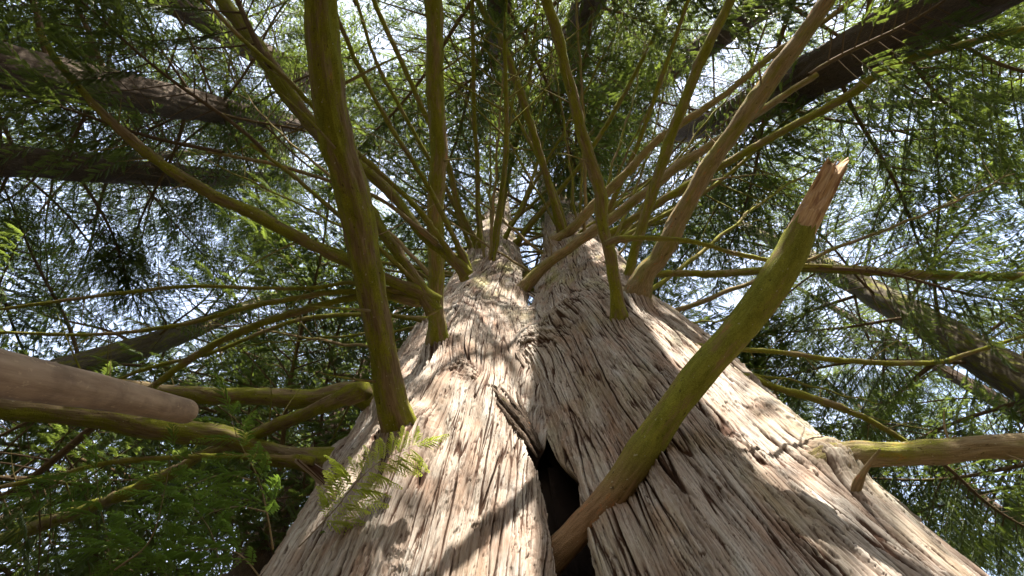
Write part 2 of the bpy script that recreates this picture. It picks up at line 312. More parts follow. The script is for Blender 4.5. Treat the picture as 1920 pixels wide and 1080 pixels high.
# ---------------------------------------------------------------- traced branches of the big cedar
# (material, slope or ('d', depth ratio), [(px, py, width px) from root to tip], foliage boughs, label)
TR = [
 ('m', .0, [(752,815,56.8),(715,650,51.6),(690,520,56.8),(668,400,61.9),(628,240,60.2),(612,120,61.1),(598,0,62.8),(588,-90,63.6)], 'thick mossy limb standing on the left of the trunk and crossing the whole height of the picture'),
 ('h', .15, [(822,650,34.2),(817,560,29.7),(817,430,31.5),(821,300,32.4),(818,180,32.4),(812,0,34.2),(806,-90,34.2)], 'straight upright limb with orange peeled patches beside the thickest mossy one'),
 ('m', .4, [(798,556,23.1),(745,475,23.1),(705,415,20.4),(670,350,17.7),(620,270,15),(560,190,12.2),(500,100,10.2)], None),
 ('m', .5, [(858,492,16.4),(800,447,18),(740,372,19.7),(685,318,22.1),(612,262,29.5),(550,190,30.3),(480,85,28.7),(415,0,25.4),(370,-60,24.6)], None),
 ('m', .05, [(792,552,22),(700,512,21),(640,485,22),(490,410,23),(380,355,23),(280,290,19),(200,220,16),(115,125,12),(70,55,10)], 'long thin ochre branch reaching from the trunk to the upper left corner'),
 ('h', .02, [(795,560,12.8),(740,552,12),(640,547,11.2),(537,562,10.4),(451,580,9.6),(343,608,8),(182,627,7.2),(0,623,6.4),(-80,620,5.6)], None),
 ('m', .02, [(760,560,14.4),(700,555,13.6),(640,562,13.6),(510,600,14.4),(403,645,13.6),(300,715,13.6),(190,800,12.8)], None),
 ('h', .0, [(745,545,9.6),(660,530,8.8),(590,540,8),(483,540,7.2),(354,537,7.2),(215,551,7.2),(100,566,6.4),(0,580,5.6),(-80,590,5.6)], None),
 ('m', .05, [(715,752,40),(660,738,36),(580,747,34),(483,744,33),(322,736,28),(200,720,24),(90,705,22),(-60,690,20)], 'mossy horizontal limb passing behind the bare pole'),
 ('m', -.45, [(622,872,40),(515,849,36),(430,822,38),(295,806,42),(161,779,42),(0,763,42),(-90,748,42)], 'thick cracked mossy limb under the bare pole'),
 ('m', .35, [(660,738,24),(590,768,26),(499,806,24),(425,838,20),(376,856,17),(300,897,21),(182,946,23),(80,983,24),(0,1012,22),(-90,1035,20)], None),
 ('h', .0, [(560,862,12),(480,856,11),(376,856,10),(215,866,10),(110,890,9),(0,914,9),(-80,930,9)], None),
 ('m', .15, [(902,470,15),(896,380,10),(895,300,9),(890,240,9),(887,100,8),(885,-40,7)], None),
 ('h', .15, [(899,468,12),(860,388,12),(838,300,11),(797,215,10),(750,110,10),(700,0,9),(680,-60,9)], None),
 ('h', .15, [(884,468,9.6),(845,370,8.8),(805,300,8),(755,210,7.2),(705,115,7.2),(668,0,6.4)], None),
 ('m', .15, [(868,480,10.4),(800,345,9.6),(740,250,9.6),(685,150,8.8),(635,40,8.8),(605,-50,8)], None),
 ('m', .2, [(1055,438,15),(1030,350,14),(1000,250,15),(965,145,15),(940,75,13),(900,10,12),(880,-40,11)], None),
 ('m', .2, [(1163,606,26),(1147,495,23),(1131,423,24),(1125,365,24),(1095,260,22),(1065,150,21),(1045,65,20),(1025,0,20),(1005,-70,20)], 'slender mossy limb rising from the top of the wide trunk, just left of two others'),
 ('b', .1, [(1191,563,36),(1213,508,34),(1235,485,33),(1280,400,32),(1330,310,32),(1390,225,32),(1460,130,33),(1510,60,31),(1550,0,30),(1600,-80,30)], 'smooth tan limb leaning from the trunk top to the top edge'),
 ('h', .15, [(1179,522,15),(1191,464,18),(1213,395,20),(1250,280,20),(1280,200,20),(1315,110,20),(1365,10,18),(1395,-60,18)], None),
 ('b', .1, [(976,548,22),(1012,508,21),(1053,476,20),(1110,435,19),(1180,385,18),(1255,325,18),(1350,260,16),(1430,205,14),(1530,140,12)], 'reddish branch leaving the fork between the two stems'),
 ('b', .1, [(1037,456,16),(1075,426,18),(1110,388,18),(1180,320,16),(1225,270,15),(1295,220,14),(1355,180,12),(1460,95,11),(1560,30,10),(1620,-20,9)], None),
 ('m', .0, [(1125,450,14),(1180,415,15),(1270,360,16),(1380,295,15),(1480,240,15),(1580,185,17),(1680,120,17),(1780,90,15),(1920,55,13),(2000,40,12)], None),
 ('h', .0, [(1185,522,12),(1215,514,12),(1370,512,14),(1510,502,16),(1610,508,18),(1730,515,18),(1920,520,18),(2000,524,18)], None),
 ('m', .0, [(1160,448,10),(1280,450,10),(1380,475,9),(1460,492,8),(1560,500,6)], None),
 ('h', .0, [(1330,650,12),(1400,656,10),(1480,662,10),(1570,675,11),(1750,680,10),(1825,660,8),(1920,630,7),(1990,610,6)], None),
 ('m', .0, [(1410,710,13),(1450,725,13),(1550,755,15),(1625,785,12),(1695,827,9),(1760,870,6)], None),
 ('b', .05, [(1575,860,40),(1610,851,40),(1660,852,44),(1750,847,46),(1850,838,46),(1920,837,46),(2030,833,46)], 'stout limb with a green upper side running off the right edge'),
 ('s', 'stub', [(1042,1040,53.3),(1090,990,55),(1150,925,56.8),(1210,840,58.5),(1270,755,58.5),(1320,690,58.5),(1370,635,59.3),(1430,560,60.2),(1475,490,57.6),(1503,432,51.6)], 'snapped mossy limb with a peeled broken end'),
 ('h', .05, [(790,540,10),(700,455,9),(625,395,9),(550,330,8),(470,270,6)], None),
 ('b', .05, [(800,440,8),(710,372,8),(620,340,7),(500,305,7),(390,285,5)], None),
 ('h', .15, [(965,462,12),(990,428,11),(1030,380,10),(1080,320,9),(1140,230,9),(1200,120,8),(1260,0,8)], None),
 ('h', .2, [(938,415,9),(948,360,8),(960,300,8),(985,200,7),(1000,90,7),(1010,-20,6)], None),
 ('m', .2, [(1120,440,11),(1170,330,10),(1200,260,9),(1235,160,9),(1270,60,8),(1300,-30,8)], None),
 ('h', .1, [(860,500,12),(790,400,11),(720,330,10),(640,260,9),(540,150,9),(440,60,8),(360,-30,8)], None),
 ('h', .0, [(800,600,10),(700,590,9),(560,600,8),(400,660,8),(250,700,7),(120,770,6)], None),
]
MATS = {'s': M_STUB, 'm': M_MOSS, 'h': M_HALF, 'b': M_BARE, 't': M_TWIG}
def trace(slope, pts, root_depth=None):
    P = np.array(pts, float)
    d0 = root_depth or hit(P[0, 0], P[0, 1])
    if d0 is None: d0 = 2.2; print('root missed the trunk', pts[0])
    root = at(P[0, 0], P[0, 1], d0)
    if slope == 'stub':      # clears the bulge of the wide stem
        L = np.r_[0, np.cumsum(np.hypot(np.diff(P[:, 0]), np.diff(P[:, 1])))]; L /= L[-1]; hs = np.array([hit(x, y) or 9 for x, y in P[:, :2]])
        for k in np.arange(1.1, .5, -.01):
            dep = 1 / ((1 - L) / d0 + L / (d0 * k))
            if np.all(dep[3:] < hs[3:] - .035): break
        pt = np.array([at(P[i, 0], P[i, 1], dep[i]) for i in range(len(P))]); return np.c_[pt, P[:, 2] * dep / F / 2]
    lo, hi = .2, 40.
    rr = ray(P[-1, 0], P[-1, 1])
    for _ in range(60):
        s = (lo + hi) / 2; t = CAM + rr * s
        if t[2] - root[2] - slope * np.hypot(*(t - root)[:2]) < 0: lo = s
        else: hi = s
    d1 = s
    L = np.r_[0, np.cumsum(np.hypot(np.diff(P[:, 0]), np.diff(P[:, 1])))]; L /= L[-1]
    dep = 1 / ((1 - L) / d0 + L / d1)
    pt = np.array([at(P[i, 0], P[i, 1], dep[i]) for i in range(len(P))])
    rad = P[:, 2] * dep / F / 2
    return np.c_[pt, rad]
traced = []
for mk, slope, pts, lab in TR:
    q = trace(slope, pts); traced.append(q)
for q in traced: COLLARS.append((q[0, :3] + (q[0, :3] - q[1, :3]) / np.linalg.norm(q[0, :3] - q[1, :3]) * q[0, 3] * .6, min(q[0, 3] * 1.6, .13)))
# ---------------------------------------------------------------- trunk mesh
def stem_mesh(S, other, seed, name, up=False):
    pyr = np.linspace(1500, 360, 420); hs = []
    for py in pyr:
        r = ray(1000, py); hs.append((1.15 + .30 * np.clip((1080 - py) / 700, 0, 1)) * r[2] / r[1])
    hs = np.array(hs); hs = hs[hs < 11]
    zc = np.r_[np.linspace(-1.45, hs[0] - .05, 12), hs, np.linspace(hs[-1] + .3, S[0][-1] - CAMZ, 22)] + CAMZ
    th = np.r_[np.linspace(-math.pi, -1.75, 24)[:-1], np.linspace(-1.75, 1.75, 330), np.linspace(1.75, math.pi, 24)[1:]]
    cx, cy, rr = [a[:, None] for a in stem_at(S, zc)]
    Z = np.broadcast_to(zc[:, None], (len(zc), len(th))); sx = np.sin(th)[None]; sy = -np.cos(th)[None]
    r = np.full(Z.shape, np.nan); start = rr + .24; step = .012; prev = None
    rcur = np.broadcast_to(start, Z.shape).copy(); inside0 = None
    n = 90
    for k in range(n):
        d = field(cx + rcur * sx, cy + rcur * sy, Z)
        if k == 0: inside0 = d < 0; prev = d
        newhit = np.isnan(r) & (d < 0) & ~inside0
        fr = prev / (prev - d + 1e-9)
        r = np.where(newhit, rcur + step * (1 - fr), r)
        prev = d; rcur = rcur - step
    r = np.where(np.isnan(r), np.broadcast_to(np.where(inside0, rr * .35, rcur), Z.shape), r)
    r = np.maximum(r, .015)
    X = cx + r * sx; Y = cy + r * sy
    dA = stem_d(S, X, Y, Z, 11 if S is LEFT else 31); dB = stem_d(other, X, Y, Z, 31 if S is LEFT else 11)
    r = r - .30 * sstep(.01 + .07 * sstep(3.9, 4.3, Z), .10 + .10 * sstep(3.9, 4.3, Z), dA - dB) * np.clip(r / .6, 0, 1)
    dist = np.full(Z.shape, 9.); dm = dist.copy()
    for a_, b_, r0_, r1_, dp_ in CAV[0]:
        ax, az_, bx, bz = a_[0], a_[2], b_[0], b_[2]; L2 = (bx-ax)**2 + (bz-az_)**2; t_ = np.clip(((X-ax)*(bx-ax) + (Z-az_)*(bz-az_)) / L2, 0, 1)
        dist = np.minimum(dist, np.hypot(X-ax-(bx-ax)*t_, Z-az_-(bz-az_)*t_) / (r0_ + (r1_-r0_)*t_) + (Y > 1.75) * 9)
        dm = np.minimum(dm, np.hypot(X-ax-(bx-ax)*t_, Z-az_-(bz-az_)*t_) - (r0_ + (r1_-r0_)*t_))
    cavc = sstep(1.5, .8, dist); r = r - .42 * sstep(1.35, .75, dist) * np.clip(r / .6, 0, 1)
    near = sstep(4.5, 2.5, dist); rb = r.copy()
    for _ in range(6): rb[1:-1] = (rb[:-2] + 2 * rb[1:-1] + rb[2:]) / 4; rb[:, 1:-1] = (rb[:, :-2] + 6 * rb[:, 1:-1] + rb[:, 2:]) / 8
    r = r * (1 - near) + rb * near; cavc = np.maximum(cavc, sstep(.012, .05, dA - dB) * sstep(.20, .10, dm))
    # refine to the fine grid
    def fine(a, k): 
        i = np.arange(len(a)); return np.interp(np.linspace(0, len(a) - 1, (len(a) - 1) * k + 1), i, a)
    KZ, KT = 3, 4
    zf = fine(zc, KZ); thf = fine(th, KT)
    rf = np.array([np.interp(thf, th, row) for row in r])
    iz = np.interp(zf, zc, np.arange(len(zc))); i0 = np.clip(np.floor(iz).astype(int), 0, len(zc) - 2); t = (iz - i0)[:, None]
    rf = rf[i0] * (1 - t) + rf[i0 + 1] * t
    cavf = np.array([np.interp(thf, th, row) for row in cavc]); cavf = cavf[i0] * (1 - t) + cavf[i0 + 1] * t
    cx, cy, rr = [a[:, None].astype(np.float32) for a in stem_at(S, zf)]
    Z = np.broadcast_to(zf[:, None], rf.shape).astype(np.float32); TH = np.broadcast_to(thf[None], rf.shape).astype(np.float32)
    sx = np.sin(TH); sy = -np.cos(TH)
    X = cx + rf * sx; Y = cy + rf * sy
    u = TH * .72; v = Z.copy()
    # the grain bends round the burls
    for p, s_, k in ((b1, .20, .05), (b2, .16, -.05), (b3, .16, .05)):
        g = np.exp(-((X-p[0])**2 + (Y-p[1])**2 + ((Z-p[2])/1.5)**2) / s_**2); u = u + g * k * .6 * np.sin((Z-p[2]) * 6 + .6)
    burl = sum(w_ * np.exp(-((X-p[0])**2 + (Y-p[1])**2 + ((Z-p[2])/zs)**2) / s_**2) for p, s_, zs, w_ in ((b1, .17, 1.5, 1.), (b3, .12, 1., .9), (b2, .10, 1.6, .8)))
    colr = np.zeros_like(X)
    for p, r_ in COLLARS:
        d_ = np.sqrt((X-p[0])**2 + (Y-p[1])**2 + ((Z-p[2])/1.3)**2); colr = np.maximum(colr, np.exp(-((d_ - 1.25*r_) / (.6 * r_ + .012)).clip(-1, 9) ** 2) * min(1, r_ / .05 + .35))
    cz = [p[2] for p in cv[::-1]]; cav_shade = np.maximum(cavf, sstep(.17, .11, np.abs(X - np.interp(Z, cz, [p[0] for p in cv[::-1]]))) * sstep(.025, .06, Y - np.interp(Z, cz, [p[1] for p in cv[::-1]])) * sstep(3.85, 3.55, Z))  # mask of the recess whose shade is painted into the bark colour
    u = u + (.05 * v if S is RIGHT else -.03 * v)
    u = u + .05 * perlin(u * 1.3, v * .45, seed) + .010 * perlin(u * 6, v * 1.1, seed + 1) + .0025 * perlin(u * 22, v * 6, seed + 2)
    def line(su, sv, sd, wd):
        n = perlin(u / su, v / sv, seed + sd); return np.exp(-(n / wd) ** 2)
    brk = sstep(-.25, .25, perlin(u / .09, v / .5, seed + 20))
    f1 = line(.070, 1.5, 3, .040) * (.25 + .75 * brk); f2 = line(.034, .80, 4, .065) * sstep(-.15, .25, perlin(u / .10, v / .5, seed + 21)); f3 = line(.015, .40, 5, .13)
    def cells(au, av, sd, ju, jv):
        return worley(u / au + ju * perlin(u / (au * .5), v / (av * .4), seed + sd + 1), v / av + jv * perlin(u / (au * .45), v / (av * .22), seed + sd + 2), seed + sd)
    e, idv = cells(.027, .48, 6, .16, .5)
    e2, idv2 = cells(.0125, .20, 16, .2, .5)
    edge = np.exp(-(e / .05) ** 2); edge2 = np.exp(-(e2 / .07) ** 2)
    fibre = perlin(u / .0075, v / .40, seed + 9); fibre2 = perlin(u / .0042, v / .20, seed + 10)
    big = perlin(u / .17, v / 1.3, seed + 12)
    peel = sstep(.12, .22, perlin(u / .06, v / .45, seed + 25) + .25 * perlin(u / .012, v / .05, seed + 26))    # outer strips left standing proud
    disp = .012 * big - .030 * f1 - .013 * f2 - .004 * f3 + .008 * (idv - .5) + .0035 * (idv2 - .5) - .0030 * edge - .0010 * edge2 + .0018 * fibre + .0010 * fibre2 + .008 * peel
    bw = np.clip(burl, 0, 1); eb, idb = worley(X / .055 + .5 * perlin(X * 20, Z * 20, 5), Z / .040 + .5 * perlin(X * 22, Z * 17, 6), 77)
    bl = (idb - .5) * 1.5 - .9 * np.exp(-(eb / .10) ** 2) + .4 * perlin(X * 60, Z * 40, seed + 14)
    bmask = np.clip(1.25 * sstep(.28, .6, bw) + .12 * sstep(.5, .95, colr), 0, 1)
    disp = disp * (1 - .4 * bmask) + bmask * .017 * bl
    disp = disp * np.clip(rr / .5, .35, 1)
    rf = rf + disp
    co = np.stack([cx + rf * sx, cy + rf * sy, Z], -1)
    fiss = np.clip(.95 * f1 + .75 * f2 + .40 * f3 + .32 * edge + .15 * edge2 + .6 * bmask * np.clip(-bl, 0, 1) + cav_shade * 1.5, 0, 1)  # the cavity term paints the recess shade through the crack colour too
    tone = np.clip(.5 + .42 * (idv - .5) + .28 * (idv2 - .5) + .22 * perlin(u * 2.2, v * 1.1, seed + 15) + .16 * fibre + .12 * (peel - .5), 0, 1)
    algae = sstep(3.2, 6.0, Z - CAMZ) * .8 + .22 * (S is RIGHT) + .08
    nz, ntt = rf.shape; idx = np.arange(nz * ntt).reshape(nz, ntt)
    q = np.stack([idx[:-1, :-1], idx[:-1, 1:], idx[1:, 1:], idx[1:, :-1]], -1).reshape(-1, 4)
    gr = np.stack([u, v, np.zeros_like(u)], -1).reshape(-1, 3)
    return mesh_np(name, co.reshape(-1, 3), q, M_TRUNK, dict(grain=gr, hollow=cav_shade.ravel(), fissure=fiss.ravel(), tone=tone.ravel(), algae=algae.ravel()))
CEDAR_BASE = np.array([.3, 1.9, 0.])
cedar = link('cedar_tree', None, label='huge twin-stemmed cedar with stringy grey-brown bark, seen from its foot', cat='tree', loc=CEDAR_BASE)
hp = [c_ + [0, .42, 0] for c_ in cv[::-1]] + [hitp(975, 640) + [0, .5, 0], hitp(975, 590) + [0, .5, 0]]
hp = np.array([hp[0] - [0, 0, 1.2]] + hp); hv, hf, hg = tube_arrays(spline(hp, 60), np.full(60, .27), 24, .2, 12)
def local(a): return a - CEDAR_BASE
for S, O, sd, lab in ((LEFT, RIGHT, 100, 'left stem of the forked trunk, with pale sunlit bands'), (RIGHT, LEFT, 200, 'right stem of the forked trunk, wide and furrowed, with a burl')):
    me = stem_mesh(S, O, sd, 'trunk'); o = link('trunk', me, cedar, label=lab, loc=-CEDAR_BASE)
mh, th_, bh, _ = newmat('shade_backing'); bh.inputs['Base Color'].default_value = (.03, .017, .010, 1); bh.inputs['Roughness'].default_value = .95  # added backing that closes the cavity against the sky; shade put into its colour
link('hollow_backing', mesh_np('hollow_backing', hv, quads_clean(hf), mh), cedar, label='added dark backing inside the hollow, with the shade in its colour', loc=-CEDAR_BASE)
# ---------------------------------------------------------------- foliage units
def frond(L, nleaf, wid, rs, lod=1):
    """flat feather-like spray along +X; returns verts, tris, tone"""
    V, T, A = [], [], []
    def leaf(p, d, nrm, l, wd, tone, curl=0.):
        d = d / np.linalg.norm(d); s = np.cross(nrm, d); b = len(V)
        V.extend([p, p + d*l*.45 + s*wd*.5 + nrm*curl*l*.12, p + d*l + nrm*curl*l*-.25, p + d*l*.45 - s*wd*.5 + nrm*curl*l*.12]); T.extend([(b, b+1, b+2), (b, b+2, b+3)]); A.extend([tone]*4)
    n = np.array([0, 0, 1.]); tn = rs.uniform(.1, .9)
    for i in range(nleaf):
        t = (i + .5) / nleaf; p = np.array([t*L, .03*L*math.sin(t*4), -.22*L*t*t])
        ll = L * .42 * (1 - t) ** .7 * (.35 + .65*min(1, t*4)) * rs.uniform(.8, 1.15)
        for sgn in (-1, 1):
            a = sgn * R(rs.uniform(26, 42)); d = np.array([math.cos(a), math.sin(a), -.25 + rs.uniform(-.15, .1)])
            if lod == 1: leaf(p, d, n, ll, wid, tn + rs.uniform(-.1, .1), 1)
            else:
                dn = d / np.linalg.norm(d); leaf(p, d, n, ll, wid*.42, tn, 1); m = max(3, int(ll / .0075))
                for j in range(m):
                    tt = (j + .6) / m; pp = p + dn*ll*tt + n*ll*(-.28*tt*tt + .06)
                    for s2 in (-1, 1):
                        b2 = a + s2 * R(40); leaf(pp, np.array([math.cos(b2), math.sin(b2), -.3]), n, wid*1.7*(1 - .6*tt), wid*.55, tn + .25*tt + rs.uniform(-.1, .1))
    p = np.array([0, 0, 0.]); leaf(p, np.array([1, 0, -.12]), n, L*1.02, wid*.5, tn)
    return np.array(V), np.array(T), np.clip(np.array(A), 0, 1)
def frames(X):   # orthonormal basis rows from forward vectors X, up roughly z
    X = X / np.linalg.norm(X, axis=1)[:, None]; Y = np.cross([0, 0, 1.], X); Y /= np.linalg.norm(Y, axis=1)[:, None] + 1e-9; Zv = np.cross(X, Y); return np.stack([X, Y, Zv], 1)
def stamp(units, place, rs):
    """units: list of (V,T,A); place: list of (pos, dir, scale, roll, tone)"""
    VV, TT, AA = [], [], []; base = 0
    place_by = {}
    for p in place: place_by.setdefault(rs.integers(len(units)), []).append(p)
    for k, pl in place_by.items():
        V, T, A = units[k]; pos = np.array([p[0] for p in pl]); Bm = frames(np.array([p[1] for p in pl])); sc_ = np.array([p[2] for p in pl]); ro = np.array([p[3] for p in pl]); tn = np.array([p[4] for p in pl])
        c, s = np.cos(ro), np.sin(ro); Yb = Bm[:, 1]*c[:, None] + Bm[:, 2]*s[:, None]; Zb = -Bm[:, 1]*s[:, None] + Bm[:, 2]*c[:, None]
        B = np.stack([Bm[:, 0], Yb, Zb], 1)
        co = np.einsum('vi,nij->nvj', V, B) * sc_[:, None, None] + pos[:, None]
        VV.append(co.reshape(-1, 3)); TT.append((T[None] + (base + np.arange(len(pl)) * len(V))[:, None, None]).reshape(-1, 3)); AA.append(np.clip(A[None] + tn[:, None], 0, 1).ravel()); base += co.shape[0]*co.shape[1]
    return np.vstack(VV), np.vstack(TT), np.concatenate(AA)
rs0 = np.random.default_rng(3)
SPR = [frond(1, 11, .058, rs0) for _ in range(6)]
def bough(seed, start=.25, dens=1.0, L=4.0, spray=.22, straight=0., wmat=None, thick=1.):
    rs = np.random.default_rng(seed)
    n = 26; t = np.linspace(0, 1, n)
    wob = rs.uniform(-.25, .25); path = np.stack([t*L, wob*np.sin(t*2.6)*L*.18 + .05*np.sin(t*9+seed), L*(.16*t - .30*t*t + .12*t**4)*(1 - straight)], -1)
    rad = thick * .026 * L / 4 * (1 - t) ** .8 + .003
    tubes = [tube_arrays(path, rad, 8, .12, seed, cap=False)]
    place = []; side = 1; s = start*.6
    while s < .985:
        side = -side; p = np.array([np.interp(s, t, path[:, k]) for k in range(3)]); d = np.array([np.interp(min(1, s+.03), t, path[:, k]) for k in range(3)]) - p; d /= np.linalg.norm(d)
        a = side * R(rs.uniform(42, 66)); c, sn = math.cos(a), math.sin(a); dd = np.array([d[0]*c - d[1]*sn, d[0]*sn + d[1]*c, d[2] + rs.uniform(-.25, .2)])
        env = math.sin(min(1, (s+.12)*1.05) * math.pi) ** .6 if s > .5 else 1
        tl = L * (.34 * (1 - s) ** .75 + .04) * rs.uniform(.6, 1.15) * env
        m = 7; tt = np.linspace(0, 1, m); tw = p + dd * tl * tt[:, None]; tw[:, 2] -= .28 * tl * tt**2; tw[:, 1] += rs.uniform(-.1, .1) * tl * tt**2
        tubes.append(tube_arrays(tw, .0075 * (tl / .9) ** .5 * (1 - tt) + .0018, 4, cap=False))
        if s > start:
            k = tl * .18 if s < .5 else 0.0; q = k; sd = 1
            while q < tl:
                sd = -sd; f = q / tl; pp = np.array([np.interp(f, tt, tw[:, j]) for j in range(3)])
                aa = sd * R(rs.uniform(38, 62)); c2, s2 = math.cos(aa), math.sin(aa); d2 = np.array([dd[0]*c2 - dd[1]*s2, dd[0]*s2 + dd[1]*c2, dd[2] - .45 - rs.uniform(0, .35)])
                place.append((pp, d2, spray * rs.uniform(.65, 1.25) * (1 - .35*f), rs.uniform(-.6, .6), rs.uniform(-.25, .25)))
                q += .050 / dens * rs.uniform(.7, 1.4)
            place.append((tw[-1], dd + [0, 0, -.4], spray, rs.uniform(-.5, .5), 0.))
        s += rs.uniform(.016, .034) * 4 / L / dens ** .5
    V = []; Q = []; G = []; b = 0
    for v, q, g in tubes: V.append(v); Q.append(q + b); G.append(g); b += len(v)
    wood = mesh_np('branch', np.vstack(V), quads_clean(np.vstack(Q)), wmat or M_TWIG, dict(grain=np.vstack(G)))
    fv, ft, fa = stamp(SPR, place, rs)
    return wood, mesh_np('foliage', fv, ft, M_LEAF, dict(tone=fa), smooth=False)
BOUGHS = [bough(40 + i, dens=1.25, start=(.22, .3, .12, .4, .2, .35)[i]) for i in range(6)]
print('bough tris', [len(b[1].polygons) for b in BOUGHS])
NB = len(BOUGHS)
BOUGHS += [bough(80 + i, start=.5, dens=1.1, straight=.75, wmat=(M_MOSS, M_HALF)[i % 2], thick=1.0) for i in range(4)]
GAPV = np.array([math.sin(R(144)) * math.cos(R(50)), math.cos(R(144)) * math.cos(R(50)), math.sin(R(50))])     # the canopy is thinner this way
SHY = []       # (px, py, half width px, depth): what the forest leaves open in front of its own big trunks
GAPS = []      # (point on the bark, radius): gaps in the canopy the sun reaches through
def blocked(base, az, slope, L):
    t = np.linspace(.15, 1, 8) * L * 4; c = math.cos(math.atan(slope)); p = base + np.stack([np.cos(az)*t*c, np.sin(az)*t*c, np.sin(math.atan(slope))*t - .05*t], -1); w_ = .8 * L * np.sin(np.linspace(.25, 1, 8) * 2.6).clip(.2)
    r = p - CAM; dz = r @ RF; ok = dz > .2
    px = 960 + F * (r @ RX) / np.where(ok, dz, 1); py = 540 - F * (r @ RU) / np.where(ok, dz, 1); wp = F * w_ / np.where(ok, dz, 1) * .85
    for x, y, hw, dep in SHY:
        if np.any(ok & (dz < dep) & (np.hypot(px - x, py - y) < wp + hw)): return True
    for g, rad in GAPS:
        d = p - g; k = d @ GAPV; q_ = np.linalg.norm(d - k[:, None] * GAPV, axis=1)
        if np.any((k > 0) & (q_ < rad + w_ * .5)): return True
    return False
def put_bough(parent, base, az, slope, scale, roll=0., k=None, wood=True, rel=None):
    k = random.randrange(NB) if k is None else k
    w_, f_ = BOUGHS[k]
    if blocked(np.asarray(base), az, slope, scale): return None
    rel = base - np.array(parent.location)
    if wood:
        o = link('branch', w_, parent, loc=rel, rot=(roll, -math.atan(slope), az), scale=scale)
        link('foliage', f_, o)
        return o
    return None
# ---------------------------------------------------------------- main cedar: traced branches
def branch_mesh(q, mat, seed, flare=True, name='branch', rough=.16, end=None):
    L = np.linalg.norm(np.diff(q[:, :3], axis=0), axis=1).sum(); r = q[:, 3].mean()
    depth = np.linalg.norm(q[:, :3].mean(0) - CAM)
    n = int(np.clip(L / max(.35*r, .0025*depth), 24, 420)); sides = int(np.clip(r / depth * 1000 * 1.6, 8, 64))
    # root sunk in the trunk
    d = q[0, :3] - q[1, :3]; d /= np.linalg.norm(d); inw = np.array([(.35 if q[0, 0] > .15 else -.25) - q[0, 0], 1.9 - q[0, 1], 0]); inw /= np.linalg.norm(inw)
    if name == 'branch': e_ = d + inw * (.12 if q[0, 0] < -.35 else .45); e_ /= np.linalg.norm(e_); k_ = q[0, 3]; q = np.vstack([np.r_[q[0, :3] + e_ * (k_ * 1.0 + .05), k_ * 1.1], np.r_[q[0, :3] + e_ * k_ * .3, k_ * 1.06], q[1:] if len(q) > 3 else q[1:]])
    s = spline(q, n); rad = np.maximum(s[:, 3], .0015)
    if name == 'branch':      # small kinks and swellings along the limb
        ss = np.linspace(0, L, n); env = sstep(.1, .4, ss) * rad
        for k in range(3): s[:, k] += env * (seed != 328) * (.16 * perlin(ss / (6 * r + .05), ss * 0 + k * 7.3, seed) + .10 * perlin(ss / (2.2 * r + .03), ss * 0 + k * 3.1, seed + 9))
        rad = rad * (1 + .10 * perlin(ss / (3 * r + .04), ss * 0 + .5, seed + 4) + .22 * np.clip(perlin(ss / (2.5 * r + .05), ss * 0 + 3.5, seed + 5) - .35, 0, 1) * (seed != 328))
    if seed == 328: rough = .07
    if flare and seed != 328:
        a = np.linspace(0, 1, n) * (L + .1); rad = rad * (1 + (.22 if seed == 300 else .5) * np.exp(-((a - .07) / (2.4 * q[0, 3] + .01)).clip(0) ** 2))
    v, f, g = tube_arrays(s[:, :3], rad, sides, rough, seed)
    f = quads_clean(f)
    if seed == 328:
        e0 = (n - 1) * sides; T = s[-1, :3] - s[-3, :3]; T /= np.linalg.norm(T); th = np.linspace(0, 6.283, sides, endpoint=False)
        v[e0:e0+sides] += T * (.035 * (perlin(th * 1.6, th * 0, 5) + .6 * perlin(th * 5, th * 0, 6)))[:, None] * 1.3
        f = f[~np.any(f == len(v) - 1, axis=1)]
    elif name == 'branch' and L > .8:
        rs = np.random.default_rng(seed); VV, FF, GG, b = [v], [f], [g], len(v)
        for _ in range(int(min(22, 5 + L * 3.5))):
            i = int(rs.uniform(.1, .95) * n); T = s[min(n-1, i+1), :3] - s[i-1, :3]; T /= np.linalg.norm(T); o_ = np.cross(T, rs.normal(size=3)); o_ /= np.linalg.norm(o_); dd = o_ + T * rs.uniform(.1, .9); dd /= np.linalg.norm(dd)
            l_ = rs.choice([.03, .06, .15, .35]) * rs.uniform(.7, 1.4) * min(1, .4 + rad[i] * 20); tt = np.linspace(0, 1, 8)[:, None]
            pp = s[i, :3] + o_ * rad[i] * .6 + dd * l_ * tt + rs.normal(size=3) * .12 * l_ * tt ** 2
            v2, f2, g2 = tube_arrays(pp, (.0022 + .08 * rad[i]) * (1 - .75 * tt[:, 0]), 6, .2, seed + _, cap=True); f2 = quads_clean(f2); VV.append(v2); FF.append(f2 + b); GG.append(g2); b += len(v2)
        v, f, g = np.vstack(VV), np.vstack(FF), np.vstack(GG)
    return mesh_np(name, v, f, mat, dict(grain=g))
for i, ((mk, slope, pts, lab), q) in enumerate(zip(TR, traced)):
    me = branch_mesh(q, MATS[mk], 300 + i, rough=.20 if q[0, 3] > .03 else .28)
    o = link('branch', me, cedar, label=lab, loc=-CEDAR_BASE)
    if i == 28: STUB = (o, q); continue
    # leafy end of the limb: side twigs with sprays
    tip = q[-1, :3]; d = q[-1, :3] - q[-3, :3]; az = math.atan2(d[1], d[0]); off = i % 5
    wv, fv = BOUGHS[i % 6]
    if i in (0, 1, 4, 9, 27): continue
    sc_ = min(.75, max(.3, q[-1, 3] / .024)); p = tip - d / np.linalg.norm(d) * .06; sl_ = d[2] / (np.hypot(d[0], d[1]) + 1e-6)
    e = link('side_twigs', wv, o, loc=p, rot=(0, -math.atan(sl_), az), scale=sc_)
    link('foliage', fv, o, loc=p, rot=(0, -math.atan(sl_), az), scale=sc_)
